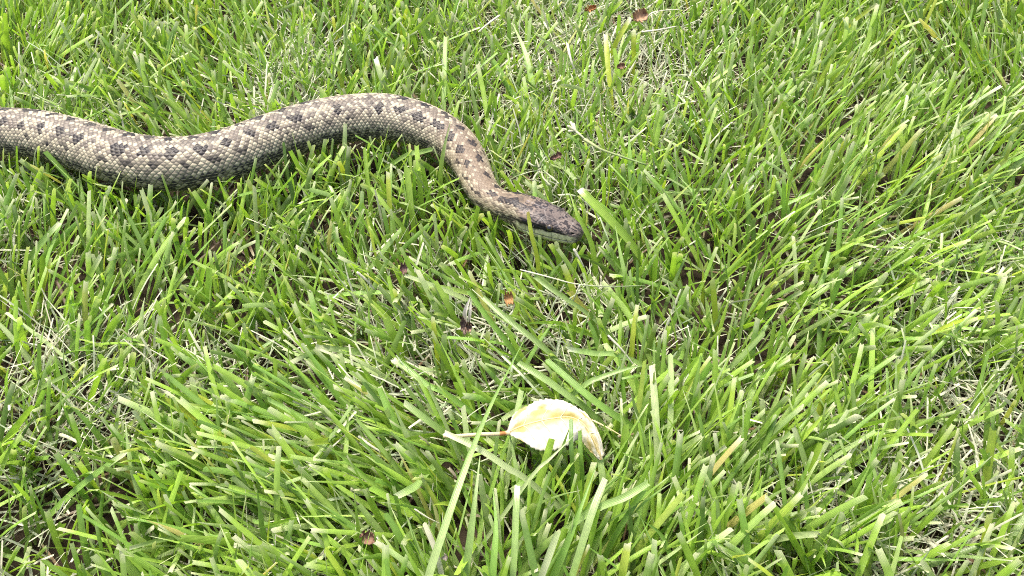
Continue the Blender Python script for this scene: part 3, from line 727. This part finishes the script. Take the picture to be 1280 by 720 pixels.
def build_straws():
    straw('straw', 'thin white curving straw lying right of the orange flake, below the snout', 'straw', pts=[(806, 357, 2.7), (760, 358, 3.1), (720, 355, 3.4), (685, 346, 3.6), (650, 337, 3.7)], w=3.4, col=G_WHITE, colb=(.2, .27, .11))
    straw('straw', 'short thick white straw under the snake\'s snout', 'straw', pts=[(730, 334, 2.6), (724, 323, 3.1), (717, 311, 3.5)], w=6, col=G_WHITE * 1.1)
    straw('straw', 'slender white straw slanting at the right, above the dead leaf', 'straw', pts=[(792, 456, 2.4), (778, 438, 3.0), (760, 419, 3.5)], w=5, col=G_WHITE)
    straw('straw', 'yellowish thin straw sticking out behind the dead leaf', 'straw', pts=[(779, 546, 2.4), (760, 535, 2.7), (740, 525, 2.9)], w=4, col=(.62, .56, .28))
    straw('straw', 'upright white straw beside the flat thin bright blade', 'straw', pts=[(714, 383, 2.2), (719, 370, 3.0), (725, 356, 3.6)], w=4, col=G_WHITE)
    straw('straw', 'white straw lying up right at the top centre', 'straw', pts=[(598, 40, 3.0), (612, 28, 3.3), (625, 19, 3.5)], w=5, col=G_WHITE)
    straw('straw', 'white straw lying among flattened blades at the left edge', 'straw', pts=[(487, 570, 2.3), (465, 558, 2.6), (448, 545, 2.8)], w=6, col=G_WHITE)
    straw('straw', 'pale straw poking up left at the edge of the husk hollow', 'straw', pts=[(468, 362, 2.5), (458, 350, 3.0), (446, 340, 3.4)], w=6, col=G_WHITE * .95)
    straw('straw', 'bleached upright straw in the worn patch at the top right', 'straw', pts=[(721, 96, 2.0), (714, 76, 2.9), (709, 54, 3.4)], w=5, col=G_WHITE * 1.1)
    straw('straw', 'long pale straw lying level by the right edge at the top', 'straw', pts=[(845, 33, 2.8), (825, 37, 3.0), (802, 40, 3.1)], w=4.5, col=G_WHITE)
    straw('straw', 'fine pale straw arching at the top right edge', 'straw', pts=[(850, 12, 2.9), (830, 13, 3.3), (812, 18, 3.3), (806, 34, 2.6)], w=3.2, col=G_WHITE)
    straw('straw', 'white straw in the bottom left of centre by the dark hollow', 'straw', pts=[(551, 655, 2.2), (535, 647, 2.6), (518, 636, 2.9)], w=3.5, col=G_WHITE * .9)
    # pale frayed cut stem
    r = empty('cut_grass_stem', unp(740, 180, 0), label='pale cut grass stem with a frayed white end, lying right of the snake\'s bend', cat='stem')
    b0 = np.array(r.location) / CM
    me, b = stem('stalk', [(808, 206, 2.6), (775, 195, 3.0), (750, 186, 3.4), (728, 172, 3.7)], 7, (.40, .44, .20), 'x', 'x', colb=(.2, .29, .09)); put('stalk', me, r, loc=b - b0)
    k = 0
    for tip in [(709, 157, 4.2), (710, 164, 4.0), (713, 152, 4.1), (717, 154, 3.9)]:
        me, b = stem('fibre', [(730, 173, 3.7), (720, 164, 3.95), tip], 6.5 - k, (.50, .50, .33), 'f%d' % k, 'x'); put('fibre', me, r, loc=b - b0); k += .5
    # frayed white tuft nearer the snake
    r = empty('frayed_blade', unp(675, 215, 0), label='shredded whitish grass blade in a star, just above the snake\'s head', cat='grass blade')
    b0 = np.array(r.location) / CM
    rr = np.random.default_rng(5)
    for k, (ex, ey, ez) in enumerate([(660, 203, 3.3), (694, 226, 3.2), (699, 230, 3.0), (666, 226, 3.1), (682, 196, 3.5), (650, 219, 3.0), (688, 232, 3.0), (671, 199, 3.4)]):
        a = np.array([676 + rr.normal(0, 2), 212 + rr.normal(0, 2), 2.9]); e = np.array([ex, ey, ez]); m_ = (a + e) / 2 + np.array([rr.normal(0, 2), rr.normal(0, 2), .2])
        me, b = stem('strand', [a, m_, e], 3.2 if k % 3 else 4.4, (.36, .40, .24), 's%d' % k, 'x', n=5); put('strand', me, r, loc=b - b0)
build_straws()

# ------------------------------------------------------------------ brown scraps, flakes and the husk
def scrap(name, px, py, z, lw, col, label, cat, rot=0.0, curl=.5, tilt=.5, seed=1, col2=None, build=True):
    """torn, curled bit of dry leaf: thick curved sheet with a ragged outline"""
    P = unp(px, py, z); sc_ = pxcm(P); L, Wd = lw[0] / sc_, lw[1] / sc_
    r = np.random.default_rng(seed); nu, nv = 13, 9
    u = np.linspace(-1, 1, nu); v = np.linspace(-1, 1, nv)
    Uu, Vv = np.meshgrid(u, v, indexing='ij')
    wid = np.sqrt(np.clip(1.02 - Uu ** 2 * .95, 0, 1)) * (1 + r.normal(0, .30, (nu, 1))) * (1 + r.normal(0, .12, (nu, nv)))
    x = Uu * L / 2 * (1 + r.normal(0, .03, (nu, nv))); y = Vv * wid * Wd / 2
    zz = (Vv ** 2 * curl + Uu ** 2 * curl * .4) * Wd * .6 + r.normal(0, .03, (nu, nv)) * Wd
    ca, sa = math.cos(rot), math.sin(rot); ct, st = math.cos(tilt), math.sin(tilt)
    X = x * ca - y * sa; Y = x * sa + y * ca
    Y, zz = Y * ct - zz * st, Y * st + zz * ct
    V1 = np.stack([X, Y, zz], -1).reshape(-1, 3); V2 = V1 - np.array([0, 0, .03 + Wd * .04])
    V = np.concatenate([V1, V2]); m = nu * nv
    fs = []
    for i in range(nu - 1):
        for j in range(nv - 1):
            a = i * nv + j; fs.append((a, a + nv, a + nv + 1, a + 1)); fs.append((m + a, m + a + 1, m + a + nv + 1, m + a + nv))
    ring = [i * nv for i in range(nu)] + [(nu - 1) * nv + j for j in range(1, nv)] + [i * nv + nv - 1 for i in range(nu - 2, -1, -1)] + [j for j in range(nv - 2, 0, -1)]
    for a, b in zip(ring, ring[1:] + ring[:1]): fs.append((a, m + a, m + b, b))
    c1 = np.array(col, float); c2 = np.array(col2 if col2 is not None else c1 * .45, float)
    q = r.random(m) ** 1.5 * (.4 + .6 * (np.abs(Uu.ravel()) > .5))
    C = c1 * (1 - q)[:, None] + c2 * q[:, None]
    me = mesh_np(name, V, fs, M_BROWN, np.concatenate([C, C]))
    return put(name, me, None, label, cat, loc=P) if build else (me, P)
def build_scraps():
    scrap('dry_leaf_scrap', 800, 22, 3.0, (19, 15), (.36, .23, .13), 'crumpled brown leaf scrap in the pale patch at the top right', 'leaf scrap', .5, .7, .6, 1, (.12, .06, .05))
    scrap('dry_leaf_scrap', 738, 12, 2.8, (15, 7), (.36, .17, .05), 'thin curled orange-brown leaf scrap at the top edge', 'leaf scrap', .3, .9, .5, 2, (.06, .03, .02))
    scrap('dry_leaf_scrap', 695, 197, 3.2, (16, 8), (.15, .085, .06), 'narrow red-brown leaf scrap above the snake\'s head', 'leaf scrap', .45, .8, .4, 3)
    scrap('dry_leaf_scrap', 636, 372, 3.7, (11, 17), (.42, .22, .075), 'orange-brown flake standing in the grass below the snake', 'leaf flake', .15, .4, .9, 4, (.30, .20, .10))
    scrap('dry_leaf_scrap', 505, 335, 3.1, (9, 13), (.17, .10, .08), 'small reddish brown scrap at the left, below the snake', 'leaf scrap', .2, .6, .8, 5)
    scrap('dry_leaf_scrap', 461, 672, 2.9, (20, 13), (.22, .13, .08), 'curled brown leaf scrap in the bottom left corner', 'leaf scrap', -.6, 1.0, .5, 6, (.06, .03, .02))
    scrap('dry_leaf_scrap', 776, 84, 2.4, (10, 8), (.18, .10, .06), 'small dark brown crumb between the yellow-green blades at the top right', 'leaf scrap', .2, .7, .5, 7)
    scrap('dry_leaf_scrap', 556, 697, 2.6, (8, 7), (.42, .36, .30), 'little pinkish grey crumb beside the foot of the longest blade', 'leaf scrap', .2, .6, .4, 8)
    # brown husk with a pale split sheath
    r = empty('seed_husk', unp(583, 404, 0), label='brown seed husk with a white split sheath pointing up, in the centre left', cat='seed husk')
    b0 = np.array(r.location) / CM
    me, p = scrap('husk_shell', 580, 405, 3.5, (8, 18), (.25, .185, .145), '', '', .1, .8, .9, 31, (.13, .09, .075), build=False); put('husk_shell', me, r, loc=p - b0)
    me, p = scrap('husk_shell', 586, 408, 3.5, (8, 15), (.30, .21, .145), '', '', -.15, .8, .9, 32, (.15, .09, .07), build=False); put('husk_shell', me, r, loc=p - b0)
    for k, (pts, w) in enumerate([([(581, 402, 3.4), (582, 388, 3.9), (588, 371, 4.3)], 7), ([(586, 403, 3.4), (588, 388, 3.9), (589, 374, 4.2)], 5)]):
        o = hero_blade('sheath', pts, w, (.58, .55, .47), 'sheath %d' % k, tip='point', mat=M_STRAW, root=False, fold=.5)
        del o['label'], o['category']; o.parent = r; o.location = o.location - r.location
build_scraps()

# ------------------------------------------------------------------ the pale fallen leaf
def build_leaf():
    ST = [((634, 540), (634, 541), (634, 542), 2.75), ((643, 517), (652, 533), (651, 552), 2.95), ((664, 504), (672, 527), (672, 563), 3.1),
          ((690, 501), (693, 523), (694, 563), 3.2), ((713, 505), (714, 522), (713, 558), 3.25), ((733, 518), (730, 531), (724, 550), 3.2),
          ((747, 539), (741, 548), (734, 560), 3.0), ((755, 562), (749, 566), (744, 571), 2.7), ((752, 575), (751, 575), (750, 575), 2.5)]
    nu, nv = 241, 41
    def edge(k, dz): return np.array([unp(s[k][0], s[k][1], s[3] + dz * min(1, i / 2, (8 - i) / 2)) for i, s in enumerate(ST)])
    Tm, Mm, Bm = catmull(edge(0, -.12), nu), catmull(edge(1, 0), nu), catmull(edge(2, -.25), nu)
    u = np.linspace(0, 1, nu); v = np.linspace(-1, 1, nv)
    n1, n2 = Noise2(71), Noise2(72)
    tooth = (1 - ((u * 30) % 1) * 1.2) * np.sin(np.clip(u * 1.02, 0, 1) * math.pi) ** .5
    V = np.zeros((nu, nv, 3))
    for j, vv in enumerate(v):
        E = Tm if vv > 0 else Bm
        a = abs(vv)
        k = a * (1 + ((.085 if vv > 0 else .045) * tooth - .03) * sstep(.90, 1.0, a))
        V[:, j] = Mm + (E - Mm) * (np.asarray(k)[:, None] if np.ndim(k) else k)
        bow = (1 - (2 * a - 1) ** 2) * (.16 if vv > 0 else .22) * np.sin(u * math.pi)
        puck = (n1(u * 9 + 3, a * 2.4 + 2 * (vv > 0)) - .5) * .30 * a * np.sin(u * math.pi)
        side = np.sin((u * 7 - a * .9) * 2 * math.pi) * .020 * np.sin(a * math.pi)
        V[:, j, 2] += bow + puck + side + (n2(u * 34, a * 10 + 20 * (vv > 0)) - .5) * .075 * a ** .5
    # pigment: bleached blade, yellow along the midrib, fading patches
    Uu, Vv = np.meshgrid(u, v, indexing='ij'); a = np.abs(Vv)
    white = np.array([.60, .575, .48]); yel = np.array([.35, .285, .075]); tan = np.array([.42, .32, .15])
    w1 = n1(Uu * 8 + 11, Vv * 3 + 5); w2 = n2(Uu * 16, Vv * 6 + 8)
    y = np.exp(-(a / (.22 + .42 * w1)) ** 2) * .9
    y = np.maximum(y, np.exp(-((Uu - .80) / .14) ** 2) * sstep(.25, .6, w1 + .25 * (1 - a)) * .9)
    y = np.maximum(y, np.exp(-((Uu - .30) / .035) ** 2 - ((Vv - .55) / .16) ** 2) * .9)
    y = np.maximum(y, sstep(.56, .72, w1 * .6 + w2 * .4) * .75); y = np.maximum(y, sstep(.93, 1, Uu) * .7); y = np.maximum(y, sstep(.9, 1, a) * .25)
    C = lerp3(white * (1 + 0 * 1), yel, np.clip(y + (w2 - .5) * .45, 0, 1))
    sidev = np.exp(-((((Uu * 7 - a * .9) % 1) - .5) / .07) ** 2) * (a < .85)
    C = lerp3(C, yel * 1.1, sidev * .30)
    C = lerp3(C, tan, np.clip(sstep(.94, 1, a) * sstep(.5, .8, w2) * (Vv < 0) * .4 + sstep(.80, .9, w2) * .2, 0, 1))
    base = unp(634, 541, 0); V -= base
    N = nrm(np.cross(np.gradient(V, axis=0), np.gradient(V, axis=1))); N *= np.sign(N[..., 2:3] + 1e-9)
    V1 = V.reshape(-1, 3); V2 = (V - N * .022).reshape(-1, 3); m = nu * nv
    i = np.arange(nu - 1)[:, None] * nv + np.arange(nv - 1)[None]
    Qt = np.stack([i, i + nv, i + nv + 1, i + 1], -1).reshape(-1, 4); Qb = Qt[:, ::-1] + m
    ring = np.array([q * nv for q in range(nu)] + [(nu - 1) * nv + j for j in range(1, nv)] + [q * nv + nv - 1 for q in range(nu - 2, -1, -1)] + [j for j in range(nv - 2, 0, -1)])
    rn = np.roll(ring, -1); Qs = np.stack([ring, ring + m, rn + m, rn], -1)
    C = C.reshape(-1, 3)
    root = empty('fallen_leaf', base, label='bleached cream fallen leaf with a toothed edge and drooping tip', cat='leaf')
    bl = put('leaf_blade', mesh_np('leaf_blade', np.concatenate([V1, V2]), np.concatenate([Qt, Qb, Qs]), M_LEAF, np.concatenate([C, C * .95])), root)
    mid = V[:, nv // 2] + np.array([0, 0, .012])
    def tube(name, P, rad, col, par, n=8):
        T = nrm(np.gradient(P, axis=0)); A = nrm(np.cross(T, [0, 0, 1.0])); Bv = np.cross(A, T); an = np.linspace(0, 2 * math.pi, n, endpoint=False)
        vv = (P[:, None] + (A[:, None] * np.cos(an)[None, :, None] + Bv[:, None] * np.sin(an)[None, :, None]) * rad[:, None, None]).reshape(-1, 3)
        s = len(P); i = np.arange(s - 1)[:, None] * n + np.arange(n)[None]; k = np.arange(s - 1)[:, None] * n + (np.arange(n)[None] + 1) % n
        Q = np.stack([i, k, k + n, i + n], -1).reshape(-1, 4)
        put(name, mesh_np(name, vv, Q, M_LEAF, np.repeat(col, n, 0)), par)
    tube('midrib', mid, np.linspace(.036, .008, nu), np.repeat(np.array([[.62, .52, .26]]), nu, 0), bl)
    for q in range(5):
        for sg in (1, -1):
            u0 = .14 + q * .14; js = np.linspace(0, .80, 14)
            P = np.array([V[min(nu - 1, int((u0 + .13 * j) * (nu - 1))), int(nv // 2 + sg * j * (nv // 2))] + np.array([0, 0, .004]) for j in js])
            P = catmull(P[::3], 14)
            tube('side_vein', P, np.linspace(.020, .006, 14), np.repeat(np.array([[.66, .60, .36]]), 14, 0), bl, 5)
    pp = catmull([unp(636, 541, 2.78) - base, unp(622, 542.5, 2.95) - base, unp(600, 543, 3.0) - base, unp(572, 545, 2.85) - base, unp(556, 545, 2.5) - base], 30)
    t = np.linspace(0, 1, 30)[:, None]
    pc = np.array([.66, .56, .34]) * (1 - t) + np.array([.55, .46, .28]) * t
    pc = np.where((t > .10) & (t < .22), np.array([[.42, .20, .07]]), pc)
    tube('petiole', pp, np.interp(t[:, 0], [0, .1, .8, 1], [.10, .075, .07, .09]), pc, root)
build_leaf()
